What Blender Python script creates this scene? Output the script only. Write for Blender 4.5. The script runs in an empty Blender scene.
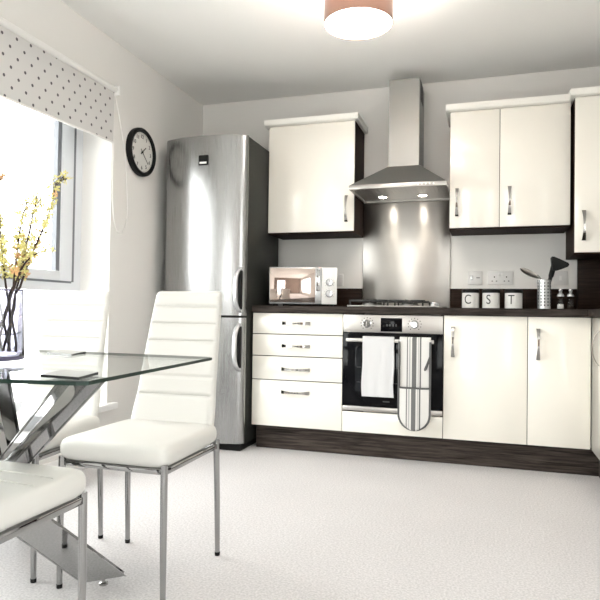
import bpy, bmesh, math, random
from mathutils import Vector, Matrix
random.seed(7)
sc = bpy.context.scene
COL = sc.collection
PI = math.pi

# ------------------------------------------------------------------ materials
def new_mat(name):
    m = bpy.data.materials.new(name); m.use_nodes = True
    nt = m.node_tree
    b = nt.nodes.get('Principled BSDF')
    return m, nt, b

def mat(name, col, rough=0.5, metal=0.0, coat=0.0, spec=None, bump=None, aniso=0.0):
    m, nt, b = new_mat(name)
    b.inputs['Base Color'].default_value = (*col, 1)
    b.inputs['Roughness'].default_value = rough
    b.inputs['Metallic'].default_value = metal
    b.inputs['Coat Weight'].default_value = coat
    b.inputs['Coat Roughness'].default_value = 0.06
    if spec is not None: b.inputs['Specular IOR Level'].default_value = spec
    if aniso: b.inputs['Anisotropic'].default_value = aniso
    # faint procedural variation so that no surface is perfectly even
    tc = nt.nodes.new('ShaderNodeTexCoord')
    nz = nt.nodes.new('ShaderNodeTexNoise'); nz.inputs['Scale'].default_value = (bump[0] if bump else 60)
    nz.inputs['Detail'].default_value = 3
    nt.links.new(tc.outputs['Object'], nz.inputs['Vector'])
    if bump:
        bp = nt.nodes.new('ShaderNodeBump'); bp.inputs['Strength'].default_value = bump[1]
        bp.inputs['Distance'].default_value = 0.002
        nt.links.new(nz.outputs['Fac'], bp.inputs['Height'])
        nt.links.new(bp.outputs['Normal'], b.inputs['Normal'])
    else:
        mr = nt.nodes.new('ShaderNodeMapRange')
        mr.inputs['To Min'].default_value = rough * 0.94; mr.inputs['To Max'].default_value = min(1, rough * 1.06)
        nt.links.new(nz.outputs['Fac'], mr.inputs['Value'])
        nt.links.new(mr.outputs['Result'], b.inputs['Roughness'])
    return m

def wood(name, c1, c2, scale=(2, 30, 60), rough=0.45):
    m, nt, b = new_mat(name)
    tc = nt.nodes.new('ShaderNodeTexCoord'); mp = nt.nodes.new('ShaderNodeMapping')
    mp.inputs['Scale'].default_value = scale
    nz = nt.nodes.new('ShaderNodeTexNoise'); nz.inputs['Scale'].default_value = 1.6
    nz.inputs['Detail'].default_value = 6; nz.inputs['Roughness'].default_value = 0.65
    nz.inputs['Distortion'].default_value = 0.6
    cr = nt.nodes.new('ShaderNodeValToRGB')
    cr.color_ramp.elements[0].position = 0.32; cr.color_ramp.elements[0].color = (*c1, 1)
    cr.color_ramp.elements[1].position = 0.7; cr.color_ramp.elements[1].color = (*c2, 1)
    nt.links.new(tc.outputs['Object'], mp.inputs['Vector']); nt.links.new(mp.outputs['Vector'], nz.inputs['Vector'])
    nt.links.new(nz.outputs['Fac'], cr.inputs['Fac']); nt.links.new(cr.outputs['Color'], b.inputs['Base Color'])
    b.inputs['Roughness'].default_value = rough; b.inputs['Specular IOR Level'].default_value = 0.07
    bp = nt.nodes.new('ShaderNodeBump'); bp.inputs['Strength'].default_value = 0.15; bp.inputs['Distance'].default_value = 0.001
    nt.links.new(nz.outputs['Fac'], bp.inputs['Height']); nt.links.new(bp.outputs['Normal'], b.inputs['Normal'])
    return m

def steel(name, col, rough, stretch=(300, 300, 4), amt=0.12, aniso=0.0):
    """brushed steel: stretched noise in roughness, highlights drawn out across the grain"""
    m, nt, b = new_mat(name)
    if aniso:
        tn = nt.nodes.new('ShaderNodeTangent'); tn.direction_type = 'RADIAL'; tn.axis = 'Z'
        nt.links.new(tn.outputs['Tangent'], b.inputs['Tangent']); b.inputs['Anisotropic'].default_value = aniso
        b.inputs['Anisotropic Rotation'].default_value = 0.25
    b.inputs['Base Color'].default_value = (*col, 1); b.inputs['Metallic'].default_value = 1
    tc = nt.nodes.new('ShaderNodeTexCoord'); mp = nt.nodes.new('ShaderNodeMapping'); mp.inputs['Scale'].default_value = stretch
    nz = nt.nodes.new('ShaderNodeTexNoise'); nz.inputs['Scale'].default_value = 1; nz.inputs['Detail'].default_value = 2
    mr = nt.nodes.new('ShaderNodeMapRange')
    mr.inputs['To Min'].default_value = max(0.03, rough - amt / 2); mr.inputs['To Max'].default_value = rough + amt / 2
    nt.links.new(tc.outputs['Object'], mp.inputs['Vector']); nt.links.new(mp.outputs['Vector'], nz.inputs['Vector'])
    nt.links.new(nz.outputs['Fac'], mr.inputs['Value']); nt.links.new(mr.outputs['Result'], b.inputs['Roughness'])
    return m

def clear_glass(name, tint=(1, 1, 1), ior=1.45, gloss_rough=0.0):
    m = bpy.data.materials.new(name); m.use_nodes = True
    nt = m.node_tree
    for n in list(nt.nodes):
        if n.type == 'BSDF_PRINCIPLED': nt.nodes.remove(n)
    out = [n for n in nt.nodes if n.type == 'OUTPUT_MATERIAL'][0]
    tr = nt.nodes.new('ShaderNodeBsdfTransparent'); tr.inputs['Color'].default_value = (*tint, 1)
    gl = nt.nodes.new('ShaderNodeBsdfGlossy'); gl.inputs['Roughness'].default_value = gloss_rough
    fr = nt.nodes.new('ShaderNodeFresnel')
    ge = nt.nodes.new('ShaderNodeNewGeometry'); mi = nt.nodes.new('ShaderNodeMapRange')     # the back face of a sheet reflects like its front face
    mi.inputs['To Min'].default_value = ior; mi.inputs['To Max'].default_value = 1 / ior
    nt.links.new(ge.outputs['Backfacing'], mi.inputs['Value']); nt.links.new(mi.outputs['Result'], fr.inputs['IOR'])
    mx = nt.nodes.new('ShaderNodeMixShader')
    nt.links.new(fr.outputs[0], mx.inputs[0]); nt.links.new(tr.outputs[0], mx.inputs[1]); nt.links.new(gl.outputs[0], mx.inputs[2])
    nt.links.new(mx.outputs[0], out.inputs['Surface'])
    return m

def emit(name, col, strength):
    m, nt, b = new_mat(name)
    b.inputs['Base Color'].default_value = (*col, 1)
    b.inputs['Emission Color'].default_value = (*col, 1); b.inputs['Emission Strength'].default_value = strength
    return m

WALLC = (0.75, 0.735, 0.71)
M = dict(
    wall=mat('wall_paint', WALLC, 0.85, bump=(220, 0.04)),
    ceil=mat('ceiling_paint', (0.88, 0.87, 0.845), 0.9, bump=(160, 0.04)),
    trim=mat('white_gloss_trim', (0.86, 0.86, 0.85), 0.35),
    upvc=mat('white_upvc', (0.68, 0.70, 0.735), 0.3),
    gasket=mat('grey_gasket', (0.16, 0.17, 0.19), 0.5),
    gloss=mat('cream_gloss_front', (0.86, 0.83, 0.76), 0.16, coat=0.25),
    cornice=mat('cream_cornice', (0.88, 0.86, 0.81), 0.3),
    carcass=wood('wenge_carcass', (0.008, 0.004, 0.003), (0.032, 0.016, 0.011), (40, 40, 2), 0.6),
    plinth=wood('grey_brown_wood', (0.008, 0.0065, 0.006), (0.095, 0.076, 0.066), (2.2, 30, 45), 0.5),
    worktop=wood('dark_wood_worktop', (0.010, 0.008, 0.007), (0.065, 0.053, 0.047), (4, 30, 60), 0.4),
    upstand=wood('dark_upstand', (0.008, 0.004, 0.003), (0.030, 0.017, 0.012), (3, 30, 45), 0.35),
    steel=steel('brushed_steel', (0.28, 0.28, 0.27), 0.48, (6, 6, 300), 0.05),
    splash=steel('splashback_steel', (0.50, 0.48, 0.455), 0.34, (3, 3, 200), 0.04, 0.75),
    steelh=steel('brushed_steel_level', (0.46, 0.44, 0.42), 0.34, (6, 400, 400)),
    fridge=steel('fridge_door_steel', (0.36, 0.36, 0.36), 0.27, (500, 500, 5), 0.03),
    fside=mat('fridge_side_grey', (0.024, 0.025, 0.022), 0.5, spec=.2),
    silver=mat('silver_plastic', (0.60, 0.61, 0.62), 0.25, metal=0.6),
    chrome=mat('chrome', (0.38, 0.38, 0.38), 0.04, metal=1),
    handle=mat('chrome_handle', (0.45, 0.44, 0.43), 0.10, metal=1),
    black=mat('black_plastic', (0.006, 0.006, 0.006), 0.5, spec=.2),
    iron=mat('cast_iron', (0.012, 0.012, 0.012), 0.55, bump=(300, 0.3)),
    bglass=mat('black_glass', (0.003, 0.003, 0.004), 0.04, spec=0.12),
    inner=mat('oven_interior', (0.03, 0.03, 0.035), 0.3),
    leather=mat('white_leather', (0.60, 0.588, 0.56), 0.45, bump=(180, 0.12)),
    wplastic=mat('white_plastic', (0.78, 0.77, 0.75), 0.35),
    splate=mat('socket_plate_white', (0.66, 0.65, 0.64), 0.35),
    enamel=mat('white_enamel', (0.80, 0.79, 0.77), 0.25),
    letter=mat('dark_grey_lettering', (0.045, 0.045, 0.045), 0.6),
    towel=mat('white_cotton', (0.60, 0.60, 0.61), 0.95, bump=(500, 0.5)),
    binding=mat('grey_binding', (0.10, 0.10, 0.10), 0.9, bump=(500, 0.4)),
    dial=mat('clock_dial', (0.66, 0.65, 0.62), 0.6),
    copper=mat('copper_shade', (0.40, 0.235, 0.185), 0.3, metal=0.8),
    dark_green=None,
    bark=mat('dark_bark', (0.035, 0.02, 0.016), 0.8, bump=(200, 0.5)),
    petal=mat('yellow_green_petals', (0.70, 0.64, 0.26), 0.6),
    petal2=mat('orange_buds', (0.70, 0.42, 0.20), 0.6),
    pave=mat('pale_paving', (0.60, 0.59, 0.57), 0.9, bump=(8, 0.3)),
    render=mat('pale_render', (0.80, 0.79, 0.78), 0.9, bump=(20, 0.2)),
    greyw=mat('grey_window_trim', (0.35, 0.36, 0.37), 0.5),
    slate=mat('black_slate', (0.008, 0.009, 0.010), 0.10, spec=1.0),
    salt=mat('white_salt', (0.85, 0.85, 0.84), 0.9, bump=(600, 0.6)),
    pepper=mat('dark_peppercorns', (0.05, 0.035, 0.025), 0.8, bump=(300, 0.8)),
    filt=mat('filter_mesh_grey', (0.46, 0.45, 0.43), 0.35, metal=0.8),
    pane=clear_glass('window_glass', (0.97, 0.985, 0.98)),
    tglass=clear_glass('table_glass', (0.975, 0.992, 0.985), 1.06),
    shaker=clear_glass('shaker_glass', (0.86, 0.85, 0.85), 1.5),
    diffuser=emit('lamp_diffuser', (1.0, 0.95, 0.88), 26.0),
    bulb=emit('spot_bulb', (1.0, 0.92, 0.80), 30.0),
    door=wood('oak_door', (0.34, 0.22, 0.15), (0.50, 0.36, 0.26), (30, 30, 2), 0.5),
)
m_, nt_, b_g = new_mat('vase_glass'); b_g.inputs['Base Color'].default_value = (.68, .68, .78, 1); b_g.inputs['Transmission Weight'].default_value = 1
b_g.inputs['Roughness'].default_value = 0.0; b_g.inputs['IOR'].default_value = 1.5; M['vglass'] = m_
M['beige'] = mat('darkened_beige_paint', (0.20, 0.145, 0.118), 0.85, bump=(220, 0.04))  # unseen wall's colour darkened so chrome and glass pick up dark reflections
M['vedge'] = mat('thick_glass_edge', (0.10, 0.09, 0.16), 0.1, spec=0.8)
M['tedge'] = mat('green_glass_edge', (0.003, 0.016, 0.011), 0.3, spec=0.2)

# mirror-tinted microwave window
M['mirror'] = mat('bronze_mirror_glass', (0.62, 0.52, 0.47), 0.05, metal=0.9)

def floor_mat():
    m, nt, b = new_mat('pale_grey_speckled_floor')
    tc = nt.nodes.new('ShaderNodeTexCoord')
    n1 = nt.nodes.new('ShaderNodeTexNoise'); n1.inputs['Scale'].default_value = 2.2; n1.inputs['Detail'].default_value = 5
    n2 = nt.nodes.new('ShaderNodeTexNoise'); n2.inputs['Scale'].default_value = 130; n2.inputs['Detail'].default_value = 3
    v = nt.nodes.new('ShaderNodeTexVoronoi'); v.inputs['Scale'].default_value = 90
    for n in (n1, n2, v): nt.links.new(tc.outputs['Object'], n.inputs['Vector'])
    r1 = nt.nodes.new('ShaderNodeValToRGB')
    r1.color_ramp.elements[0].position = 0.35; r1.color_ramp.elements[0].color = (0.53, 0.515, 0.52, 1)
    r1.color_ramp.elements[1].position = 0.65; r1.color_ramp.elements[1].color = (0.71, 0.69, 0.695, 1)
    nt.links.new(n2.outputs['Fac'], r1.inputs['Fac'])
    r2 = nt.nodes.new('ShaderNodeValToRGB')
    r2.color_ramp.elements[0].position = 0.10; r2.color_ramp.elements[0].color = (1, 1, 1, 1)
    r2.color_ramp.elements[1].position = 0.20; r2.color_ramp.elements[1].color = (0, 0, 0, 1)
    nt.links.new(v.outputs['Distance'], r2.inputs['Fac'])
    mx = nt.nodes.new('ShaderNodeMixRGB'); mx.inputs['Color2'].default_value = (0.76, 0.75, 0.75, 1)
    ma = nt.nodes.new('ShaderNodeMath'); ma.operation = 'MULTIPLY'; ma.inputs[1].default_value = 0.55
    nt.links.new(r2.outputs['Color'], ma.inputs[0]); nt.links.new(ma.outputs[0], mx.inputs['Fac'])
    nt.links.new(r1.outputs['Color'], mx.inputs['Color1'])
    m2 = nt.nodes.new('ShaderNodeMixRGB'); m2.blend_type = 'MULTIPLY'; m2.inputs['Fac'].default_value = 0.12
    nt.links.new(mx.outputs['Color'], m2.inputs['Color1']); nt.links.new(n1.outputs['Fac'], m2.inputs['Color2'])
    nt.links.new(m2.outputs['Color'], b.inputs['Base Color'])
    b.inputs['Roughness'].default_value = 0.75
    bp = nt.nodes.new('ShaderNodeBump'); bp.inputs['Strength'].default_value = 0.35; bp.inputs['Distance'].default_value = 0.003
    nt.links.new(n2.outputs['Fac'], bp.inputs['Height']); nt.links.new(bp.outputs['Normal'], b.inputs['Normal'])
    return m
M['floor'] = floor_mat()

def blind_mat(oy, oz):
    """beige roller fabric with a slanted lattice of small dark dots; object coordinates (y,z)"""
    m, nt, b = new_mat('dotted_blind_fabric')
    tc = nt.nodes.new('ShaderNodeTexCoord'); sx = nt.nodes.new('ShaderNodeSeparateXYZ')
    nt.links.new(tc.outputs['Object'], sx.inputs[0])
    def mth(op, a, bb=None):
        n = nt.nodes.new('ShaderNodeMath'); n.operation = op
        for i, v in enumerate((a, bb)):
            if v is None: continue
            if isinstance(v, (int, float)): n.inputs[i].default_value = v
            else: nt.links.new(v, n.inputs[i])
        return n.outputs[0]
    dy = mth('SUBTRACT', sx.outputs['Y'], oy); dz = mth('SUBTRACT', sx.outputs['Z'], oz)
    det = 0.00408
    i = mth('ADD', mth('MULTIPLY', dy, -0.042 / det), mth('MULTIPLY', dz, -0.048 / det))
    j = mth('ADD', mth('MULTIPLY', dy, 0.05 / det), mth('MULTIPLY', dz, -0.04 / det))
    fi = mth('SUBTRACT', mth('FRACT', mth('ADD', i, 0.5)), 0.5)
    fj = mth('SUBTRACT', mth('FRACT', mth('ADD', j, 0.5)), 0.5)
    d = mth('SQRT', mth('ADD', mth('MULTIPLY', fi, fi), mth('MULTIPLY', fj, fj)))
    dot = mth('LESS_THAN', d, 0.118)
    mx = nt.nodes.new('ShaderNodeMixRGB')
    mx.inputs['Color1'].default_value = (0.57, 0.56, 0.55, 1); mx.inputs['Color2'].default_value = (0.10, 0.09, 0.10, 1)
    nt.links.new(dot, mx.inputs['Fac']); nt.links.new(mx.outputs['Color'], b.inputs['Base Color'])
    b.inputs['Roughness'].default_value = 0.9
    return m

def mitt_mat():
    m, nt, b = new_mat('striped_mitt_cotton')
    tc = nt.nodes.new('ShaderNodeTexCoord'); sx = nt.nodes.new('ShaderNodeSeparateXYZ')
    nt.links.new(tc.outputs['Object'], sx.inputs[0])
    mr = nt.nodes.new('ShaderNodeMapRange'); mr.inputs['From Min'].default_value = -0.088; mr.inputs['From Max'].default_value = 0.088
    nt.links.new(sx.outputs['X'], mr.inputs['Value'])
    cr = nt.nodes.new('ShaderNodeValToRGB'); cr.color_ramp.interpolation = 'CONSTANT'
    W = (0.66, 0.65, 0.63, 1); G = (0.14, 0.14, 0.14, 1); L = (0.42, 0.42, 0.41, 1)
    stops = [(0, W), (.24, G), (.275, W), (.31, L), (.36, W), (.41, G), (.555, W), (.60, L), (.63, W), (.66, G), (.71, W)]
    e = cr.color_ramp.elements
    e[0].position = 0; e[0].color = W; e[1].position = stops[1][0]; e[1].color = stops[1][1]
    for p, c in stops[2:]:
        k = e.new(p); k.color = c
    nt.links.new(mr.outputs['Result'], cr.inputs['Fac']); nt.links.new(cr.outputs['Color'], b.inputs['Base Color'])
    b.inputs['Roughness'].default_value = 0.95
    return m
M['mitt'] = mitt_mat()

# ------------------------------------------------------------------ mesh helpers
def BM(): return bmesh.new()

def add_box(bm, x0, x1, y0, y1, z0, z1, bev=0.0, seg=2):
    r = bmesh.ops.create_cube(bm, size=1)
    vs = r['verts']
    for v in vs:
        v.co = Vector((x0 + (v.co.x + .5) * (x1 - x0), y0 + (v.co.y + .5) * (y1 - y0), z0 + (v.co.z + .5) * (z1 - z0)))
    if bev:
        es = list({e for v in vs for e in v.link_edges})
        bmesh.ops.bevel(bm, geom=es, offset=bev, segments=seg, affect='EDGES', profile=0.5)
    return bm

def add_tube(bm, pts, r, n=10, closed=False):
    """sweep a circle (radius or list of radii) along points"""
    pts = [Vector(p) for p in pts]; N = len(pts)
    rr = r if isinstance(r, (list, tuple)) else [r] * N
    rings = []; prev = None
    for i, p in enumerate(pts):
        if closed: t = pts[(i + 1) % N] - pts[i - 1]
        else: t = pts[min(i + 1, N - 1)] - pts[max(i - 1, 0)]
        t.normalize()
        if prev is None:
            a = Vector((0, 0, 1)) if abs(t.z) < .9 else Vector((1, 0, 0))
            u = t.cross(a).normalized()
        else:
            u = (prev - t * prev.dot(t)).normalized()
        prev = u; w = t.cross(u)
        rings.append([bm.verts.new(p + (u * math.cos(2 * PI * k / n) + w * math.sin(2 * PI * k / n)) * rr[i]) for k in range(n)])
    m = N if closed else N - 1
    for i in range(m):
        A, B = rings[i], rings[(i + 1) % N]
        for k in range(n):
            bm.faces.new((A[k], A[(k + 1) % n], B[(k + 1) % n], B[k]))
    if not closed:
        bm.faces.new(rings[0][::-1]); bm.faces.new(rings[-1])
    return bm

def add_lathe(bm, prof, c=(0, 0, 0), n=40, axis='Z', cap=True):
    """profile [(radius, height)] revolved; axis Z up, Y = towards -Y, X = towards +X"""
    rings = []
    for (r, h) in prof:
        ring = []
        for k in range(n):
            a = 2 * PI * k / n
            if axis == 'Z': q = (r * math.cos(a), r * math.sin(a), h)
            elif axis == 'Y': q = (r * math.cos(a), -h, r * math.sin(a))
            else: q = (h, r * math.cos(a), r * math.sin(a))
            ring.append(bm.verts.new(Vector(c) + Vector(q)))
        rings.append(ring)
    for i in range(len(rings) - 1):
        for k in range(n):
            bm.faces.new((rings[i][k], rings[i][(k + 1) % n], rings[i + 1][(k + 1) % n], rings[i + 1][k]))
    if cap:
        bm.faces.new(rings[0][::-1]); bm.faces.new(rings[-1])
    return bm

def add_prism(bm, poly, z0, z1, axis='Z'):
    def q(a, b, h):
        return (a, b, h) if axis == 'Z' else ((a, h, b) if axis == 'Y' else (h, a, b))
    A = [bm.verts.new(q(a, b, z0)) for a, b in poly]; B = [bm.verts.new(q(a, b, z1)) for a, b in poly]
    bm.faces.new(A[::-1]); bm.faces.new(B)
    for i in range(len(poly)):
        j = (i + 1) % len(poly)
        bm.faces.new((A[i], A[j], B[j], B[i]))
    return bm

def add_bar(bm, p, q, w, t, up=(0, 0, 1), bev=0.003):
    """rectangular bar from p to q, w across, t thick"""
    p = Vector(p); q = Vector(q); d = (q - p).normalized()
    u = d.cross(Vector(up)).normalized(); v = u.cross(d).normalized()
    r = bmesh.ops.create_cube(bm, size=1); L = (q - p).length
    for x in r['verts']:
        x.co = (p + q) / 2 + u * x.co.x * w + v * x.co.y * t + d * x.co.z * L
    if bev:
        es = list({e for x in r['verts'] for e in x.link_edges})
        bmesh.ops.bevel(bm, geom=es, offset=bev, segments=2, affect='EDGES')
    return bm

def chain_loc(o):
    s = Vector((0, 0, 0))
    while o is not None:
        s += o.location; o = o.parent
    return s

def obj(name, bm, m, parent=None, smooth=True, angle=40):
    bmesh.ops.recalc_face_normals(bm, faces=bm.faces[:])
    if parent is None:
        xs = [v.co for v in bm.verts]
        loc = Vector(((min(c.x for c in xs) + max(c.x for c in xs)) / 2, (min(c.y for c in xs) + max(c.y for c in xs)) / 2, min(c.z for c in xs)))
    else:
        loc = chain_loc(parent)
    bmesh.ops.translate(bm, verts=bm.verts[:], vec=-loc)
    me = bpy.data.meshes.new(name)
    bm.to_mesh(me); bm.free()
    for mm in (m if isinstance(m, (list, tuple)) else [m]): me.materials.append(mm)
    if smooth:
        me.polygons.foreach_set('use_smooth', [True] * len(me.polygons))
        me.set_sharp_from_angle(angle=math.radians(angle))
    o = bpy.data.objects.new(name, me); COL.objects.link(o)
    if parent is None: o.location = loc
    else: o.parent = parent
    return o

def tag(o, label, cat, group=None):
    o['label'] = label; o['category'] = cat
    if group: o['group'] = group
    return o

def thing(name, label, cat, loc=(0, 0, 0), group=None):
    o = bpy.data.objects.new(name, None); COL.objects.link(o); o.empty_display_size = 0.05
    o.location = loc
    return tag(o, label, cat, group)

def struct(name, bm, m, parent=None, label=None, **k):
    o = obj(name, bm, m, parent, **k)
    if parent is None:
        o['kind'] = 'structure'; o['label'] = label or name; o['category'] = name.split('_')[0]
    return o

def dup(root, label, loc=None, rotz=None, group=None):
    r = root.copy(); COL.objects.link(r)
    if loc is not None: r.location = loc
    if rotz is not None: r.rotation_euler = (0, 0, rotz)
    r['label'] = label
    if group: r['group'] = group
    for ch in list(root.children):
        c = ch.copy(); COL.objects.link(c); c.parent = r
        for g in list(ch.children):
            d = g.copy(); COL.objects.link(d); d.parent = c
    return r

def text_bm(s, size, font_scale_x=1.0, extrude=0.0008):
    cu = bpy.data.curves.new('t', 'FONT'); cu.body = s; cu.size = size; cu.extrude = extrude
    cu.align_x = 'CENTER'; cu.align_y = 'CENTER'
    to = bpy.data.objects.new('t', cu); COL.objects.link(to)
    bpy.context.view_layer.update()
    dg = bpy.context.evaluated_depsgraph_get()
    me = bpy.data.meshes.new_from_object(to.evaluated_get(dg))
    bm = BM(); bm.from_mesh(me)
    bpy.data.objects.remove(to); bpy.data.curves.remove(cu); bpy.data.meshes.remove(me)
    for v in bm.verts: v.co.x *= font_scale_x
    return bm

# ------------------------------------------------------------------ camera (solved from the room's lines)
F, YAW, PIT, ROL, CH = 597.66, 0.3022, 0.0178, 0.0139, 0.8828
fw = Vector((-math.sin(YAW) * math.cos(PIT), math.cos(YAW) * math.cos(PIT), math.sin(PIT)))
rt0 = Vector((math.cos(YAW), math.sin(YAW), 0)); up0 = rt0.cross(fw)
rt = rt0 * math.cos(ROL) + up0 * math.sin(ROL); up = -rt0 * math.sin(ROL) + up0 * math.cos(ROL)
cam = bpy.data.cameras.new('camera'); co = bpy.data.objects.new('camera', cam); COL.objects.link(co)
cam.sensor_width = 36; cam.lens = 36 * F / 600; cam.clip_start = 0.02
co.matrix_world = Matrix(((rt.x, up.x, -fw.x, 0), (rt.y, up.y, -fw.y, 0), (rt.z, up.z, -fw.z, CH), (0, 0, 0, 1)))
sc.camera = co

# ------------------------------------------------------------------ room shell
L, B, R, FR, CE = -2.105, 4.1635, 1.15, -2.6, 2.4617
WO = L - 0.32
WY0, WY1, WZ0, WZ1 = 0.95, 3.0, 0.325, 2.10
struct('floor', add_box(BM(), WO, R + .2, FR - .2, B + .2, -0.1, 0), M['floor'], smooth=False, label='pale grey speckled floor')
struct('ceiling', add_box(BM(), WO, R + .2, FR - .2, B + .2, CE, CE + .1), M['ceil'], smooth=False, label='white ceiling')
struct('wall_back', add_box(BM(), WO, R + .2, B, B + .2, 0, CE), M['wall'], smooth=False, label='grey-white wall behind the kitchen units')
RY0, RY1, RZ0, RZ1 = -2.4, -0.1, 0.25, 2.2
bm = BM(); add_box(bm, R, R + .2, RY1, B, 0, CE); add_box(bm, R, R + .2, FR, RY0, 0, CE); add_box(bm, R, R + .2, RY0, RY1, 0, RZ0); add_box(bm, R, R + .2, RY0, RY1, RZ1, CE)
struct('wall_right', bm, M['wall'], smooth=False, label='right wall')
bm = BM(); add_box(bm, R + .1, R + .16, RY0, RY0 + .07, RZ0, RZ1); add_box(bm, R + .1, R + .16, RY1 - .07, RY1, RZ0, RZ1); add_box(bm, R + .1, R + .16, RY0 + .07, RY1 - .07, RZ0, RZ0 + .07); add_box(bm, R + .1, R + .16, RY0 + .07, RY1 - .07, RZ1 - .07, RZ1)
w2_ = struct('window_added', bm, M['upvc'], smooth=False, label='added window in the right wall behind the camera, lighting the room')  # unseen window, added to brighten the left wall and the room
obj('glass_pane', add_box(BM(), R + .13, R + .134, RY0 + .07, RY1 - .07, RZ0 + .07, RZ1 - .07), M['pane'], w2_, smooth=False)
bm = BM()
add_box(bm, WO, L, FR, WY0, 0, CE); add_box(bm, WO, L, WY1, B, 0, CE)
add_box(bm, WO, L, WY0, WY1, 0, WZ0); add_box(bm, WO, L, WY0, WY1, WZ1, CE)
struct('wall_left', bm, M['wall'], smooth=False, label='grey-white wall with the tall window')
# the wall behind the camera, with a tall glazed opening added for light
GX0, GX1, GZ1 = -1.75, -0.75, 2.1
bm = BM()
add_box(bm, WO, GX0, FR - .2, FR, 0, CE); add_box(bm, GX1, R + .2, FR - .2, FR, 0, CE); add_box(bm, GX0, GX1, FR - .2, FR, GZ1, CE)
struct('wall_front', bm, M['beige'], smooth=False, label='wall behind the camera')

bm = BM(); add_box(bm, L, L + .015, FR, 3.48, 0.0, 0.10, .004)
struct('baseboard_left', bm, M['trim'], label='white baseboard under the window')

# window with a fixed lower pane
XF = -2.305
wf = struct('window_1', add_box(add_box(add_box(add_box(BM(),
    XF - .06, XF, 2.915, WY1, WZ0, WZ1), XF - .06, XF, WY0, 1.035, WZ0, WZ1), XF - .06, XF, 1.035, 2.915, WZ1 - .07, WZ1), XF - .06, XF, 1.035, 2.915, WZ0, WZ0 + .07),
    M['upvc'], smooth=False, label='tall white window with low sill')
bm = BM(); add_box(bm, XF - .06, XF, 1.035, 2.915, .975, 1.03); add_box(bm, XF - .06, XF, 1.93, 2.0, 1.03, WZ1 - .07)
add_box(bm, XF - .06, XF, 1.93, 2.0, WZ0 + .07, .975)
obj('transom', bm, M['upvc'], wf, smooth=False)
for (a, b_) in ((2.0, 2.915), (1.035, 1.93)):
    bm = BM(); d = .012
    add_box(bm, XF - .05, XF + d, b_ - .105, b_ - .006, 1.034, WZ1 - .074, .004); add_box(bm, XF - .05, XF + d, a + .006, a + .1, 1.034, WZ1 - .074, .004)
    add_box(bm, XF - .05, XF + d, a + .1, b_ - .105, 1.034, 1.088, .004); add_box(bm, XF - .05, XF + d, a + .1, b_ - .105, WZ1 - .13, WZ1 - .074, .004)
    s = obj('sash', bm, M['upvc'], wf)
    bm = BM(); add_box(bm, XF - .03, XF + .004, b_ - .135, b_ - .104, 1.086, WZ1 - .13); add_box(bm, XF - .03, XF + .004, a + .099, a + .108, 1.086, WZ1 - .13)
    add_box(bm, XF, XF + .004, b_ - .0065, b_ + .020, 1.03, WZ1 - .07); add_box(bm, XF, XF + .004, a, b_, 1.022, 1.0345)
    obj('gasket', bm, M['gasket'], s, smooth=False)
    obj('glass_pane', add_box(BM(), XF - .03, XF - .026, a + .1, b_ - .105, 1.086, WZ1 - .13), M['pane'], s, smooth=False)
    obj('glass_pane', add_box(BM(), XF - .03, XF - .026, a, b_, WZ0 + .07, .975), M['pane'], wf, smooth=False)
bm = BM(); add_box(bm, XF, L + .045, WY0 - .04, WY1 + .0, WZ0 - .03, WZ0 + .006, .006); add_box(bm, L + .001, L + .045, WY1 - .01, WY1 + .05, WZ0 - .03, WZ0 + .006, .006)
struct('trim_1', bm, M['trim'], label='white window board')
# glazed door behind the camera, added to light the room and feed reflections
gd = struct('door_added', add_box(add_box(add_box(BM(), GX0, GX0 + .07, FR - .12, FR - .06, 0, GZ1), GX1 - .07, GX1, FR - .12, FR - .06, 0, GZ1), GX0, GX1, FR - .12, FR - .06, GZ1 - .07, GZ1),
            M['upvc'], smooth=False, label='added glazed door behind the camera, for light and reflections')
obj('glass_pane', add_box(BM(), GX0 + .07, GX1 - .07, FR - .1, FR - .095, 0.0, GZ1 - .07), M['pane'], gd, smooth=False)

# outside: pale paving and a pale building across it
g = struct('ground', add_box(add_box(BM(), -40, WO - .02, -30, 40, -.4, -.3), WO - .02, 30, -30, FR - .21, -.4, -.3), M['pave'], smooth=False, label='pale paving outside')
hb = thing('building', 'overexposed pale building seen through the window glass', 'building', (-13.5, 14, -.3))
obj('wall', add_box(BM(), -14.5, -12.5, 9.0, 19.5, -.3, 6.6), M['render'], hb, smooth=False)
for (yy, zz) in ((14.2, 4.0), (13.9, 2.85), (11.9, 4.1)):
    w = obj('window_ledge', add_box(BM(), -12.5, -12.38, yy - .25, yy + .25, zz, zz + .09), M['greyw'], hb, smooth=False)

# ------------------------------------------------------------------ blind on the left wall
by0, by1 = 0.85, 2.965
bl = thing('roller_blind', 'pale grey dotted roller blind over the top of the window', 'blind', (L + .035, (by0 + by1) / 2, 1.86))
lo = bl.location
bm = BM(); add_box(bm, L + .030, L + .034, by0, by1, 1.846, 2.135)
for v in bm.verts:
    if v.co.z < 1.9: v.co.z -= .028 * (by1 - v.co.y)
obj('fabric', bm, blind_mat(2.876 - lo.y, 2.127 - lo.z), bl, smooth=False)
bm = add_box(BM(), L + .026, L + .038, by0, by1, 1.839, 1.848, .002)
for v in bm.verts: v.co.z -= .028 * (by1 - v.co.y)
obj('bottom_bar', bm, M['wplastic'], bl)
hr = obj('head_rail', add_tube(BM(), [(L + .033, by0 - .01, 2.152), (L + .033, by1 + .01, 2.152)], .018, 16), M['wplastic'], bl)
obj('bracket', add_box(BM(), L + .001, L + .06, by1 + .01, by1 + .022, 2.120, 2.176, .002), M['wplastic'], bl)
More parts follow.
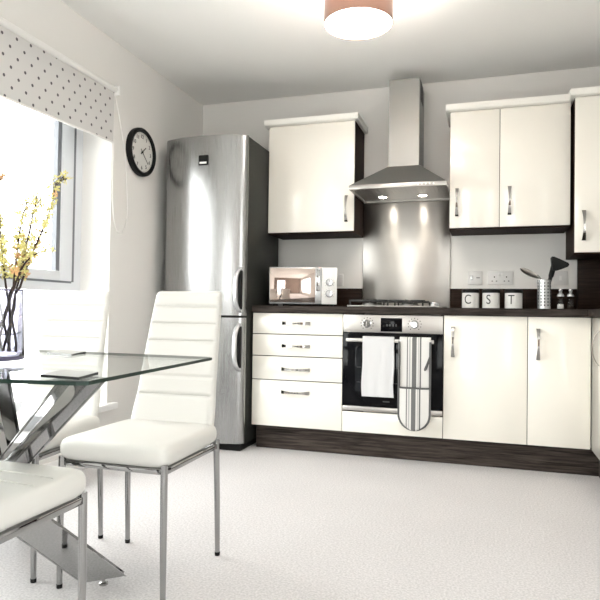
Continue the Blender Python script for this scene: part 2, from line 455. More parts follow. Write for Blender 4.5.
cp = [(L + .03, 2.968, 2.14), (L + .03, 2.970, 1.9), (L + .02, 2.985, 1.6), (L + .015, 3.01, 1.41), (L + .015, 3.06, 1.33), (L + .015, 3.11, 1.345), (L + .015, 3.15, 1.45),
      (L + .02, 3.13, 1.62), (L + .025, 3.10, 1.8), (L + .03, 3.03, 2.0), (L + .03, 2.974, 2.14)]
def smooth_path(P, n=6):
    P = [Vector(p) for p in P]; out = []
    for i in range(len(P) - 1):
        a, b, c, d = P[max(i - 1, 0)], P[i], P[i + 1], P[min(i + 2, len(P) - 1)]
        for k in range(n):
            t = k / n
            out.append(0.5 * ((2 * b) + (c - a) * t + (2 * a - 5 * b + 4 * c - d) * t * t + (3 * b - a - 3 * c + d) * t ** 3))
    out.append(P[-1]); return out
obj('pull_cord', add_tube(BM(), smooth_path(cp), .0022, 6), M['wplastic'], bl)

# ------------------------------------------------------------------ clock
ck = thing('wall_clock', 'round black-rimmed clock on the wall beside the blind', 'clock', (L, 3.288, 1.722))
cc = (L, 3.288, 1.869)
bm = BM(); add_lathe(bm, [(.150, .001), (.152, .012), (.150, .030), (.140, .038), (.128, .034), (.124, .022)], cc, 64, 'X', cap=False)
obj('rim', bm, M['black'], ck)
obj('dial', add_lathe(BM(), [(.150, .002), (.128, .018), (.126, .020)], cc, 64, 'X'), M['dial'], ck)
nb = BM()
for h in range(1, 13):
    t = text_bm(str(h), .034)
    a = h * PI / 6
    for v in t.verts: v.co = Vector((cc[0] + .0208 + v.co.z, cc[1] + math.sin(a) * .098 + v.co.x, cc[2] + math.cos(a) * .098 + v.co.y))
    me = bpy.data.meshes.new('t'); t.to_mesh(me); t.free(); nb.from_mesh(me); bpy.data.meshes.remove(me)
for k in range(60):
    a = k * PI / 30; p = lambda r: (cc[0] + .0208, cc[1] + math.sin(a) * r, cc[2] + math.cos(a) * r)
    add_bar(nb, p(.116), p(.121 if k % 5 else .119), .0012 if k % 5 else .003, .0008, (1, 0, 0), 0)
obj('numerals', nb, M['letter'], ck, smooth=False)
for nm, ang, ln, tail, w, dx in (('hour_hand', 48, .055, .02, .006, .0235), ('minute_hand', 134, .092, .025, .0045, .0255)):
    a = math.radians(ang); s, c = math.sin(a), math.cos(a)
    obj(nm, add_bar(BM(), (cc[0] + dx, cc[1] - s * tail, cc[2] - c * tail), (cc[0] + dx, cc[1] + s * ln, cc[2] + c * ln), w, .0012, (1, 0, 0), 0), M['black'], ck, smooth=False)
obj('hub', add_lathe(BM(), [(.006, .019), (.006, .029)], cc, 16, 'X'), M['black'], ck)

# ------------------------------------------------------------------ fridge freezer
fx0, fx1 = -2.017, -1.440
fr = thing('fridge_freezer', 'tall stainless steel fridge freezer in the corner beside the window wall', 'fridge', ((fx0 + fx1) / 2, 3.8, 0))
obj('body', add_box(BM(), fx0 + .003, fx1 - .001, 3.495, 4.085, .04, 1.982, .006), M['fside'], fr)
obj('plinth', add_box(BM(), fx0 + .02, fx1 - .02, 3.47, 4.05, 0, .04), M['black'], fr, smooth=False)
def curved_door(z0, z1, sag=.055, y=3.467):
    bm = BM(); n = 28; w = (fx1 - fx0) / 2; cx = (fx0 + fx1) / 2
    pr = []
    for k in range(n + 1):
        u = -1 + 2 * k / n
        rr = 1 - abs(u) ** 2.2
        e = max(0, (abs(u) - .955) / .045)
        pr.append((cx + u * w, y - sag * rr + .012 * e * e))
    poly = pr + [(fx1, 3.49), (fx0, 3.49)]
    add_prism(bm, poly, z0, z1)
    return bm
dU = obj('fridge_door', curved_door(.847, 1.984), M['fridge'], fr, angle=50)
dL = obj('freezer_door', curved_door(.048, .833), M['fridge'], fr, angle=50)
for d, z0, z1 in ((dU, .865, 1.150), (dL, .500, .800)):
    zs = [z0 + (z1 - z0) * k / 16 for k in range(17)]
    bm = BM(); hx = fx1 - .028
    pts = []
    for k, z in enumerate(zs):
        t = k / 16
        out = .074 * (1 - abs(2 * t - 1) ** 4)
        pts.append((hx - .004 * math.sin(PI * t), 3.452 - out, z))
    rings = []
    for i, p in enumerate(pts):                                     # flat D-shaped bow grip
        w_, t_ = .016, .013
        rings.append([bm.verts.new((p[0] + w_ * math.cos(a), p[1] + t_ * math.sin(a), p[2])) for a in [2 * PI * k / 12 for k in range(12)]])
    for i in range(16):
        for k in range(12): bm.faces.new((rings[i][k], rings[i][(k + 1) % 12], rings[i + 1][(k + 1) % 12], rings[i + 1][k]))
    bm.faces.new(rings[0]); bm.faces.new(rings[-1])
    hd = obj('handle', bm, M['silver'], d)
    obj('grip_recess', add_box(BM(), hx - .013, hx + .018, 3.418, 3.452, z0 + .02, z1 - .02, .006), M['black'], d)
bd = obj('badge', add_box(BM(), -1.748, -1.683, 3.405, 3.416, 1.795, 1.858, .002), M['black'], fr)
obj('badge_lettering', add_box(BM(), -1.740, -1.692, 3.4035, 3.406, 1.803, 1.815), M['wplastic'], bd, smooth=False)

# ------------------------------------------------------------------ handles (waisted bow pulls)
def bow_handle(name, c, parent, length=.175, axis='Z', face='Y', m=None):
    """c on the door face; strip that narrows in the middle and bows outwards (towards -Y, or -X)"""
    bm = BM(); n = 20; rings = []
    for i in range(n + 1):
        t = i / n; s = (t - .5) * length
        out = .004 + .030 * (1 - abs(2 * t - 1) ** 2.6)
        w = .0048 + .0062 * abs(2 * t - 1) ** 1.3
        th = .0035
        ring = []
        for (a, b) in ((-w, -th), (w, -th), (w, th), (-w, th)):
            if face == 'Y':
                p = (c[0] + a, c[1] - out + b, c[2] + s) if axis == 'Z' else (c[0] + s, c[1] - out + b, c[2] + a)
            else:
                p = (c[0] - out + b, c[1] + a, c[2] + s)
            ring.append(bm.verts.new(p))
        rings.append(ring)
    for i in range(n):
        for k in range(4): bm.faces.new((rings[i][k], rings[i][(k + 1) % 4], rings[i + 1][(k + 1) % 4], rings[i + 1][k]))
    bm.faces.new(rings[0]); bm.faces.new(rings[-1])
    return obj(name, bm, m or M['handle'], parent, angle=50)

# ------------------------------------------------------------------ base units
YD = 3.570
X0, XO, XD, XD2, XE = -1.428, -0.8355, -0.2355, 0.2225, 0.548
ZB, ZT = .151, .868
def carcass(x0, x1, parent, z0=ZB, z1=ZT, y0=YD + .019, y1=B - .004):
    return obj('carcass', add_box(BM(), x0 + .0008, x1 - .0008, y0, y1, z0, z1), M['carcass'], parent, smooth=False)
def front(x0, x1, z0, z1, y=YD, g=.0018):
    return add_box(BM(), x0 + g, x1 - g, y, y + .018, z0 + g, z1 - g, .0015)

du = thing('drawer_cabinet', 'cream base cabinet with four drawers beside the fridge', 'cabinet', ((X0 + XO) / 2, 3.87, ZB))
carcass(X0, XO, du)
for z0, z1, hz in ((.733, .867, .803), (.595, .731, .660), (.444, .593, .515), (ZB, .442, .371)):
    d = obj('drawer', front(X0, XO, z0, z1), M['gloss'], du)
    bow_handle('handle', (-1.135, YD, hz), d, .185, 'X')

b1 = thing('base_cabinet', 'wide single door cream base cabinet right of the oven', 'cabinet', ((XD + XD2) / 2, 3.87, ZB))
carcass(XD, XD2, b1)
d = obj('door', front(XD, XD2, ZB, ZT), M['gloss'], b1); bow_handle('handle', (-.182, YD, .714), d)
b2 = thing('base_cabinet', 'narrow single door cream base cabinet in the corner', 'cabinet', ((XD2 + XE) / 2, 3.87, ZB))
carcass(XD2, XE, b2)
d = obj('door', front(XD2, XE - .002, ZB, ZT), M['gloss'], b2); bow_handle('handle', (.277, YD, .714), d)
b3 = thing('base_cabinet', 'cream base cabinet turned sideways along the right wall', 'cabinet', (.85, 3.22, ZB))
obj('carcass', add_box(BM(), XE + .019, R - .004, 2.93, YD + .017, ZB, ZT), M['carcass'], b3, smooth=False)
d = obj('door', add_box(BM(), XE, XE + .018, 2.932, YD - .004, ZB + .002, ZT - .002, .0015), M['gloss'], b3)
bow_handle('handle', (XE, 3.330, .712), d, .175, 'Z', 'X')

bm = BM(); add_box(bm, -1.412, .612, 3.622, 3.640, 0, .149); add_box(bm, .594, .612, 2.93, 3.622, 0, .149)
tag(obj('plinth_board', bm, M['plinth'], smooth=False), 'dark wood grain plinth along the floor under the base cabinets', 'plinth')

poly = [(X0 + .002, 3.548), (.526, 3.548), (.526, 2.92), (R - .002, 2.92), (R - .002, B - .001), (X0 + .002, B - .001)]
bm = BM(); add_prism(bm, poly, .870, .912)
bmesh.ops.bevel(bm, geom=[e for e in bm.edges if abs(e.verts[0].co.z - e.verts[1].co.z) < 1e-5], offset=.004, segments=2, affect='EDGES')
tag(obj('worktop', bm, M['worktop'], smooth=False), 'dark wood grain worktop running over the base cabinets', 'worktop')
tag(obj('upstand', add_box(BM(), X0 + .003, -.835, B - .020, B - .001, .9125, 1.045, .002), M['upstand']), 'dark wood upstand strip on the wall behind the microwave', 'upstand', None)
tag(obj('upstand', add_box(BM(), -.2335, .549, B - .020, B - .001, .9125, 1.045, .002), M['upstand']), 'dark wood upstand strip on the wall behind the canisters', 'upstand', None)
tag(obj('back_panel', add_box(BM(), .551, R - .002, B - .028, B - .001, .9125, 1.400, .002), M['upstand']), 'tall dark wood wall panel beneath the deep corner wall cabinet', 'panel')
tag(obj('splashback', add_box(BM(), -.8325, -.236, B - .012, B - .001, .9125, 1.643, .001), M['splash']), 'stainless steel splashback on the wall between hob and hood', 'splashback')

# ------------------------------------------------------------------ oven
ov_h = thing('oven_housing', 'low cream filler panel under the built-in oven', 'cabinet', (-.5355, 3.87, ZB))
bm = BM(); add_box(bm, XO + .001, XO + .017, YD + .019, B - .004, ZB, ZT); add_box(bm, XD - .017, XD - .001, YD + .019, B - .004, ZB, ZT); add_box(bm, XO + .017, XD - .017, YD + .019, B - .004, ZB, ZB + .016)
obj('carcass', bm, M['carcass'], ov_h, smooth=False)
obj('filler_panel', front(XO, XD, ZB, .277), M['gloss'], ov_h)
ov = thing('oven', 'built-in black glass oven with steel control panel under the hob', 'oven', (-.5355, 3.85, .28))
ox0, ox1 = XO + .003, XD - .003
obj('body', add_box(BM(), ox0 + .018, ox1 - .018, YD + .02, 4.1, .285, .862), M['black'], ov, smooth=False)
cpn = obj('control_panel', add_box(BM(), ox0, ox1, YD - .004, YD + .018, .757, .864, .002), M['steelh'], ov)
dp = obj('display', add_box(BM(), -.603, -.475, YD - .0065, YD - .003, .765, .846, .001), M['bglass'], cpn)
bm = BM()
for k, q in enumerate((-.565, -.548, -.528, -.511)): add_box(bm, q - .004, q + .004, YD - .0072, YD - .0062, .796, .810)
obj('display_digits', bm, mat('display_grey', (.02, .02, .022), .3), dp, smooth=False)
for kx in (-.685, -.402):
    kn = obj('knob', add_lathe(BM(), [(.026, .0), (.026, .004), (.020, .006), (.019, .026), (.016, .029)], (kx, YD - .004, .810), 32, 'Y'), M['chrome'], cpn)
    obj('pointer', add_box(BM(), kx - .002, kx + .002, YD - .036, YD - .031, .795, .826), M['steelh'], kn, smooth=False)
    bm = BM()
    for k in range(11):
        a = math.radians(-140 + 28 * k)
        x, z = kx + .038 * math.sin(a), .810 + .036 * math.cos(a)
        add_box(bm, x - .0028, x + .0028, YD - .0048, YD - .0038, z - .0028, z + .0028)
    obj('dial_marks', bm, M['letter'], kn, smooth=False)
dr = obj('door', add_box(BM(), ox0, ox1, YD - .006, YD + .018, .312, .754, .002), M['bglass'], ov)
bm = BM(); add_box(bm, -.752, -.69, YD - .0068, YD - .0055, .45, .665); add_box(bm, -.50, -.32, YD - .0068, YD - .0055, .45, .665)
obj('window', add_box(BM(), -.755, -.318, YD - .0068, YD - .0055, .40, .665, .0003), mat('oven_window_tint', (.010, .011, .013), .03, spec=.2), dr)
bm = BM()
for zz in (.455, .545): add_box(bm, -.745, -.33, YD - .0075, YD - .0067, zz, zz + .004)
obj('rack', bm, mat('rack_grey', (.03, .03, .032), .3), dr, smooth=False)
obj('marque', add_box(BM(), -.585, -.545, YD - .0072, YD - .0058, .343, .351), mat('dim_print', (.05, .05, .05), .4), dr, smooth=False)
obj('bottom_trim', add_box(BM(), ox0, ox1, YD - .004, YD + .018, .282, .310, .002), M['steelh'], ov)
HB_Y, HB_Z = YD - .050, .712
hb_ = obj('handle', add_box(BM(), -.803, -.286, HB_Y - .006, HB_Y + .006, HB_Z - .011, HB_Z + .011, .003), M['steelh'], dr)
for hx in (-.775, -.315): obj('handle_post', add_box(BM(), hx - .008, hx + .008, HB_Y + .005, YD - .005, HB_Z - .007, HB_Z + .007, .002), M['steelh'], hb_)

# towel folded over the handle
def draped(x0, x1, zf, zb, yf, yb, ztop, nx=16, ripple=.004, seed=1, th=.003):
    """sheet: front fall, over the bar, back fall"""
    prof = []
    n1 = 22
    for k in range(n1 + 1): t = k / n1; prof.append((yf, zf + (ztop - zf) * t, 1 - t))
    for k in range(1, 8):
        a = PI * k / 8; c = (yf + yb) / 2; r = (yb - yf) / 2
        prof.append((c - r * math.cos(a), ztop + r * math.sin(a), 0))
    for k in range(n1 + 1): t = k / n1; prof.append((yb, ztop + (zb - ztop) * t, t))
    bm = BM(); rows = []
    rnd = random.Random(seed); ph = rnd.random() * 6
    for (y, z, w) in prof:
        row = []
        for i in range(nx + 1):
            u = i / nx; x = x0 + (x1 - x0) * u
            dy = -ripple * w * abs(math.sin(u * 9 + ph + .8 * w)) if y == yf else 0
            xx = x + .004 * w * math.sin(z * 22 + ph) + (.004 * w * (u - .5))
            row.append(bm.verts.new((xx, y + dy, z)))
        rows.append(row)
    for a, b in zip(rows, rows[1:]):
        for i in range(nx): bm.faces.new((a[i], a[i + 1], b[i + 1], b[i]))
    bmesh.ops.recalc_face_normals(bm, faces=bm.faces[:])
    bmesh.ops.solidify(bm, geom=bm.faces[:], thickness=th)
    return bm
tw = obj('tea_towel', draped(-.700, -.515, .381, .46, HB_Y - .0125, HB_Y + .0125, HB_Z + .012), M['towel'])
tag(tw, 'plain white tea towel hanging over the oven door handle', 'towel')

# double oven glove: long pad folded over the handle with a pocket at the end
mx0, mx1 = -.480, -.304
cxm = (mx0 + mx1) / 2; hw = (mx1 - mx0) / 2
mt = thing('oven_glove', 'striped grey and white double oven glove hanging over the oven handle', 'oven glove', (cxm, HB_Y, .206))
def glove_outline(z):
    zr = .206 + hw
    return hw if z > zr else hw * math.sqrt(max(0, 1 - ((zr - z) / hw) ** 2))
def glove_sheet(y, z0, z1, puff, th):
    bm = BM(); n, nx = 30, 14; rows = []
    for k in range(n + 1):
        z = z0 + (z1 - z0) * (1 - math.cos(PI / 2 * k / n)) if z0 < .25 else z0 + (z1 - z0) * k / n
        h = max(glove_outline(z), .004)
        rows.append([bm.verts.new((cxm + h * (2 * i / nx - 1), y - puff * (1 - (2 * i / nx - 1) ** 2), z)) for i in range(nx + 1)])
    for a, b in zip(rows, rows[1:]):
        for i in range(nx): bm.faces.new((a[i], a[i + 1], b[i + 1], b[i]))
    bmesh.ops.recalc_face_normals(bm, faces=bm.faces[:])
    bmesh.ops.solidify(bm, geom=bm.faces[:], thickness=th)
    return bm
YF = HB_Y - .020
def drape_strip():
    bm = BM(); nx = 12; prof = [(YF, .2061 + (HB_Z + .010 - .2061) * (1 - math.cos(PI / 2 * k / 34))) for k in range(35)]
    for k in range(1, 10):
        a = PI * k / 10; prof.append((HB_Y - .020 * math.cos(a), HB_Z + .010 + .016 * math.sin(a)))
    for k in range(21): prof.append((HB_Y + .020, HB_Z + .010 - .30 * k / 20))
    rows = []
    for (y, z) in prof:
        h = max(glove_outline(z), .004)
        rows.append([bm.verts.new((cxm + h * (2 * i / nx - 1), y, z)) for i in range(nx + 1)])
    for a, b in zip(rows, rows[1:]):
        for i in range(nx): bm.faces.new((a[i], a[i + 1], b[i + 1], b[i]))
    bmesh.ops.recalc_face_normals(bm, faces=bm.faces[:])
    bmesh.ops.solidify(bm, geom=bm.faces[:], thickness=.008)
    return bm
obj('pad', drape_strip(), M['mitt'], mt)
obj('pocket', glove_sheet(YF - .010, .207, .447, .010, .006), M['mitt'], mt)
def edge_pt(sx, z): return (cxm + sx * (glove_outline(z) + .0005), YF - (.007 if z > .455 else .0135), z)
zs_ = [HB_Z, .70, .6, .5, .46, .44, .4, .33, .295]
path = [edge_pt(1, z) for z in zs_]
path += [(cxm + hw * math.cos(a), YF - .0135, .206 + hw + hw * math.sin(a)) for a in [-PI * k / 16 for k in range(1, 16)]]
path += [edge_pt(-1, z) for z in zs_[::-1]]
obj('binding', add_tube(BM(), path, .0068, 8), M['binding'], mt)
obj('pocket_binding', add_tube(BM(), [(cxm - hw, YF - .015, .447), (cxm - hw / 2, YF - .022, .446), (cxm, YF - .022, .446), (cxm + hw / 2, YF - .022, .446), (cxm + hw, YF - .015, .447)], .006, 8), M['binding'], mt)
obj('hanging_loop', add_tube(BM(), smooth_path([(cxm + hw, YF - .008, .635), (cxm + hw - .012, YF - .014, .60), (cxm + hw - .030, YF - .014, .555), (cxm + hw - .020, YF - .014, .56), (cxm + hw, YF - .008, .625)]), .0045, 6), M['binding'], mt)

# ------------------------------------------------------------------ hob
hb = thing('gas_hob', 'stainless steel gas hob set in the worktop below the hood', 'hob', (-.535, 3.85, .912))
obj('hob_plate', add_box(BM(), -.822, -.248, 3.615, 4.115, .9125, .921, .003), M['steelh'], hb)
for bx, by, r in ((-.70, 3.74, .045), (-.70, 3.98, .036), (-.47, 3.74, .036), (-.47, 3.98, .045)):
    bn = obj('burner', add_lathe(BM(), [(r + .012, .0212), (r + .012, .026), (r, .027), (r, .034)], (bx, by, .900), 28), M['steel'], hb)
    obj('burner_cap', add_lathe(BM(), [(r - .004, .0342), (r - .003, .041), (r - .01, .042)], (bx, by, .900), 28), M['iron'], bn)
for gx0, gx1 in ((-.812, -.592), (-.578, -.358)):
    bm = BM(); t = .005; zt = .955
    for gy in (3.632, 4.098): add_box(bm, gx0, gx1, gy - t, gy + t, zt - .010, zt, .002)
    for gx in (gx0 + t, gx1 - t): add_box(bm, gx - t, gx + t, 3.632, 4.098, zt - .010, zt, .002)
    for by in (3.74, 3.98):
        xm = (gx0 + gx1) / 2
        add_box(bm, gx0, xm - .02, by - t * .8, by + t * .8, zt - .010, zt + .004); add_box(bm, xm + .02, gx1, by - t * .8, by + t * .8, zt - .010, zt + .004)
        add_box(bm, xm - t * .8, xm + t * .8, by + .02, by + .10, zt - .010, zt + .004); add_box(bm, xm - t * .8, xm + t * .8, by - .10, by - .02, zt - .010, zt + .004)
    for gx in (gx0 + t, gx1 - t):
        for gy in (3.632, 4.098): add_box(bm, gx - t, gx + t, gy - t, gy + t, .9212, zt)
    obj('pan_support', bm, M['iron'], hb)
for k in range(4):
    obj('knob', add_lathe(BM(), [(.019, .0212), (.019, .025), (.014, .028), (.013, .044), (.011, .046)], (-.305, 3.68 + .10 * k, .900), 24), M['silver'], hb)

# ------------------------------------------------------------------ cooker hood
hd = thing('cooker_hood', 'stainless steel chimney cooker hood on the wall above the hob', 'cooker hood', (-.53, B, 1.645))
hx0, hx1, hy0, hy1 = -.829, -.231, 3.660, B - .0015
bm = BM()
cb = [(hx0, hy0), (hx1, hy0), (hx1, hy1), (hx0, hy1)]; ct = [(-.618, 3.868), (-.418, 3.868), (-.418, hy1), (-.618, hy1)]
A = [bm.verts.new((x, y, 1.672)) for x, y in cb]; T = [bm.verts.new((x, y, 1.828)) for x, y in ct]
bm.faces.new(A[::-1]); bm.faces.new(T)
for i in range(4): bm.faces.new((A[i], A[(i + 1) % 4], T[(i + 1) % 4], T[i]))
cn = obj('canopy', bm, M['steel'], hd, smooth=False)
bm = BM(); th = .012
add_box(bm, hx0, hx1, hy0 - .008, hy0 + .02, 1.645, 1.673, .004); add_box(bm, hx0, hx0 + th, hy0 + .02, hy1, 1.645, 1.673); add_box(bm, hx1 - th, hx1, hy0 + .02, hy1, 1.645, 1.673); add_box(bm, hx0 + th, hx1 - th, hy1 - .03, hy1, 1.645, 1.673)
lip = obj('lip', bm, M['steelh'], hd)
for k in range(5): obj('button', add_lathe(BM(), [(.0055, 0), (.0055, .004), (.004, .005)], (-.400 + .023 * k, hy0 - .008, 1.659), 14, 'Y'), M['wplastic'], lip)
obj('chimney', add_box(BM(), -.616, -.420, 3.870, hy1, 1.826, 2.394), M['steel'], hd, smooth=False)
bm = BM()
for q in range(5): add_box(bm, -.4202, -.4190, 3.93 + .032 * q, 3.95 + .032 * q, 2.27, 2.40)
obj('side_vent', bm, M['black'], hd, smooth=False)
un = obj('underside', add_box(BM(), hx0 + th, hx1 - th, hy0 + .02, hy1 - .03, 1.655, 1.660), M['filt'], hd, smooth=False)
bm = BM()
for q in range(22): add_box(bm, -.79 + .0245 * q, -.782 + .0245 * q, 3.70, 3.90, 1.653, 1.6555)
obj('filter', bm, M['steelh'], un, smooth=False)
for sx in (-.668, -.405):
    sl = obj('spotlight', add_lathe(BM(), [(.034, 1.6545), (.034, 1.650), (.027, 1.650)], (sx, 3.975, 0), 24), M['chrome'], un)
    obj('bulb', add_lathe(BM(), [(.026, 1.6505), (.026, 1.6490)], (sx, 3.975, 0), 24), M['bulb'], sl)
    ld = bpy.data.lights.new('hood_spot', 'SPOT'); ld.energy = 2.6; ld.color = (1, .90, .76); ld.spot_size = math.radians(95); ld.spot_blend = .6; ld.shadow_soft_size = .02
    lo_ = bpy.data.objects.new('hood_spot', ld); COL.objects.link(lo_); lo_.location = (sx, 3.975, 1.643)

# ------------------------------------------------------------------ wall units
YW = 3.842
wz0, wz1 = 1.411, 2.142
def cornice(x0, x1, yf, z0, lh, rh, parent, hh=.040):
    bm = BM()
    pr = [(0, 0), (-.022, .006), (-.032, .020), (-.034, hh), (.03, hh), (.03, 0)]
    # front run
    P = [(yf + a, z0 + b) for a, b in pr]
    add_prism(bm, P, x0 - (.026 if lh else 0), x1 + (.026 if rh else 0), 'X')
    if lh: add_box(bm, x0 - .026, x0 + .02, yf + .02, B - .002, z0, z0 + hh, .002)
    if rh: add_box(bm, x1 - .02, x1 + .026, yf + .02, B - .002, z0, z0 + hh, .002)
    return obj('cornice', bm, M['cornice'], parent, angle=30)
def wall_unit(label, x0, x1, doors, z0, z1, y, ch=(True, True), loc=None):
    t = thing('wall_cabinet', label, 'cabinet', ((x0 + x1) / 2, B, z0))
    obj('carcass', add_box(BM(), x0, x1, y + .019, B - .002, z0 - .008, z1), M['carcass'], t, smooth=False)
    for (a, b, hx, hz) in doors:
        d = obj('door', front(a, b, z0, z1, y), M['gloss'], t); bow_handle('handle', (hx, y, hz), d)
    cornice(x0, x1, y, z1 + .001, ch[0], ch[1], t)
    return t
wall_unit('single door cream wall cabinet between fridge and cooker hood', -1.4365, -.8345, [(-1.4365, -.8345, -.886, 1.560)], wz0, wz1, YW)
wall_unit('double door cream wall cabinet right of the cooker hood', -.2257, .472, [(-.2257, .072, -.180, 1.572), (.072, .472, .130, 1.571)], wz0, wz1, YW, (True, False))
wall_unit('taller deeper cream wall cabinet at the far right corner', .484, R - .002, [(.484, .9, .534, 1.398), (.9, R - .002, .93, 1.398)], 1.241, 2.148, 3.775, (True, False))

# ------------------------------------------------------------------ microwave (turned a little towards the room)
mw = thing('microwave', 'small silver microwave with mirrored door on the worktop by the fridge', 'microwave')
w2, mh, md = .222, .256, .235
obj('body', add_box(BM(), -w2, w2, .012, md, .012, mh, .004), M['silver'], mw)
md_ = obj('door', add_box(BM(), -w2, .120, -.004, .012, .014, mh - .001, .003), M['silver'], mw)
obj('mirror_glass', add_box(BM(), -w2 + .004, .080, -.0052, -.003, .024, mh - .008, .001), M['mirror'], md_)
obj('door_pull', add_box(BM(), .086, .112, -.016, -.004, .10, mh - .012, .004), M['chrome'], md_)
pn = obj('control_panel', add_box(BM(), .122, w2, -.003, .012, .014, mh - .001, .003), M['wplastic'], mw)
for kz in (.158, .084):
    k_ = obj('knob', add_lathe(BM(), [(.025, 0), (.024, .012), (.020, .016), (.006, .017)], (.172, -.003, kz), 28, 'Y'), M['silver'], pn)
    obj('pointer', add_box(BM(), .171, .174, -.0225, -.019, kz, kz + .018), M['letter'], k_, smooth=False)
    bm = BM()
    for k in range(9):
        a = math.radians(-130 + 32 * k)
        add_box(bm, .172 + .033 * math.sin(a) - .0015, .172 + .033 * math.sin(a) + .0015, -.0036, -.0028, kz + .033 * math.cos(a) - .0015, kz + .033 * math.cos(a) + .0015)
    obj('dial_marks', bm, M['letter'], k_, smooth=False)
for fx in (-.19, .19):
    for fy in (.03, md - .03): obj('foot', add_lathe(BM(), [(.012, 0), (.012, .0125)], (fx, fy, 0), 12), M['black'], mw)
mw.location = (-1.148, 3.745, .9125); mw.rotation_euler = (0, 0, math.radians(15))

# ------------------------------------------------------------------ sockets and switches
def plate(name, label, cat, x0, x1, z0, z1):
    t = thing(name, label, cat, ((x0 + x1) / 2, B, z0))
    p = obj('plate', add_box(BM(), x0, x1, B - .010, B - .0005, z0, z1, .003), M['splate'], t)
    return t, p
t, p = plate('switch', 'white fused switch plate above the canister marked C', 'switch', -.119, -.027, 1.073, 1.163)
obj('rocker', add_box(BM(), -.103, -.085, B - .013, B - .009, 1.103, 1.133, .002), M['silver'], p)
obj('fuse_carrier', add_box(BM(), -.065, -.042, B - .012, B - .009, 1.115, 1.121, .001), M['letter'], p)
t, p = plate('wall_socket', 'white double socket on the wall above the canisters marked S and T', 'socket', .010, .166, 1.073, 1.160)
for sx in (.050, .126):
    bm = BM(); add_box(bm, sx - .0035, sx + .0035, B - .0106, B - .0095, 1.118, 1.128)
    add_box(bm, sx - .018, sx - .009, B - .0106, B - .0095, 1.093, 1.099); add_box(bm, sx + .009, sx + .018, B - .0106, B - .0095, 1.093, 1.099)
    obj('pin_holes', bm, M['letter'], p, smooth=False)
for sx in (.078, .098): obj('rocker', add_box(BM(), sx - .006, sx + .006, B - .013, B - .009, 1.126, 1.146, .002), M['wplastic'], p)
t, p = plate('switch', 'grey-white switch plate on the wall behind the black utensil', 'switch', .413, .495, 1.070, 1.160)
obj('rocker', add_box(BM(), .446, .462, B - .014, B - .009, 1.10, 1.13, .002), M['wplastic'], p)
t, p = plate('wall_socket', 'white socket on the wall just right of the microwave', 'socket', -1.062, -.976, 1.062, 1.148)
obj('rocker', add_box(BM(), -1.025, -1.012, B - .013, B - .009, 1.12, 1.14, .002), M['wplastic'], p)

# ------------------------------------------------------------------ canisters
for cx, ch in ((-.096, 'C'), (.028, 'S'), (.162, 'T')):
    t = thing('canister', 'white canister with black lid and letter %s on the worktop' % ch, 'canister', (cx, 3.95, .9125), 'lettered kitchen canisters')
    r = .0525
    bd = obj('body', add_lathe(BM(), [(r - .004, .9125), (r, .9155), (r, 1.008), (r - .002, 1.010)], (cx, 3.95, 0), 48), M['enamel'], t)
    obj('lid', add_lathe(BM(), [(r + .0015, 1.0102), (r + .002, 1.013), (r + .002, 1.030), (r - .006, 1.034)], (cx, 3.95, 0), 48), M['black'], t)
    tb = text_bm(ch, .083, .80)
    bmesh.ops.triangulate(tb, faces=tb.faces[:])
    bmesh.ops.subdivide_edges(tb, edges=[e for e in tb.edges if e.calc_length() > .008], cuts=3, use_grid_fill=True)
    off = -.30                                                      # the letter faces the camera side, a little to the left
    for v in tb.verts:
        a = off + v.co.x / r; rr = r + .0004 + v.co.z
        v.co = Vector((cx + rr * math.sin(a), 3.95 - rr * math.cos(a), .966 + v.co.y))
    obj('letter', tb, M['letter'], bd, smooth=False)

# ------------------------------------------------------------------ utensil pot and utensils
ux, uy, ur = .341, 3.98, .0395
up_ = thing('utensil_pot', 'perforated stainless steel utensil pot on the worktop right of the canisters', 'utensil pot', (ux, uy, .9125))
bm = BM(); add_lathe(bm, [(.001, .915), (ur - .0015, .915), (ur - .0015, 1.093), (ur, 1.094), (ur, .9125), (.001, .9125)], (ux, uy, 0), 40, cap=False)
pb = obj('cylinder', bm, M['silver'], up_)
bm = BM()
for row in range(8):
    for k in range(12):
        a = 2 * PI * k / 12; z = .937 + row * .0195
        c, s = math.cos(a), math.sin(a); rr = ur + .0003
        tx, ty = -s, c
        vs = [bm.verts.new((ux + rr * c + tx * .0048 * math.cos(q), uy + rr * s + ty * .0048 * math.cos(q), z + .0060 * math.sin(q))) for q in [2 * PI * i / 8 for i in range(8)]]
        bm.faces.new(vs)
pf = obj('perforations', bm, M['black'], pb, smooth=False)
sp = thing('serving_spoon', 'steel slotted spoon leaning left in the utensil pot', 'spoon', (ux, uy, .916))
obj('handle', add_tube(BM(), smooth_path([(ux + .016, uy, .918), (ux - .006, uy, 1.02), (ux - .020, uy, 1.098), (ux - .040, uy - .003, 1.125)]), .0035, 8), M['steel'], sp)
bm = BM()
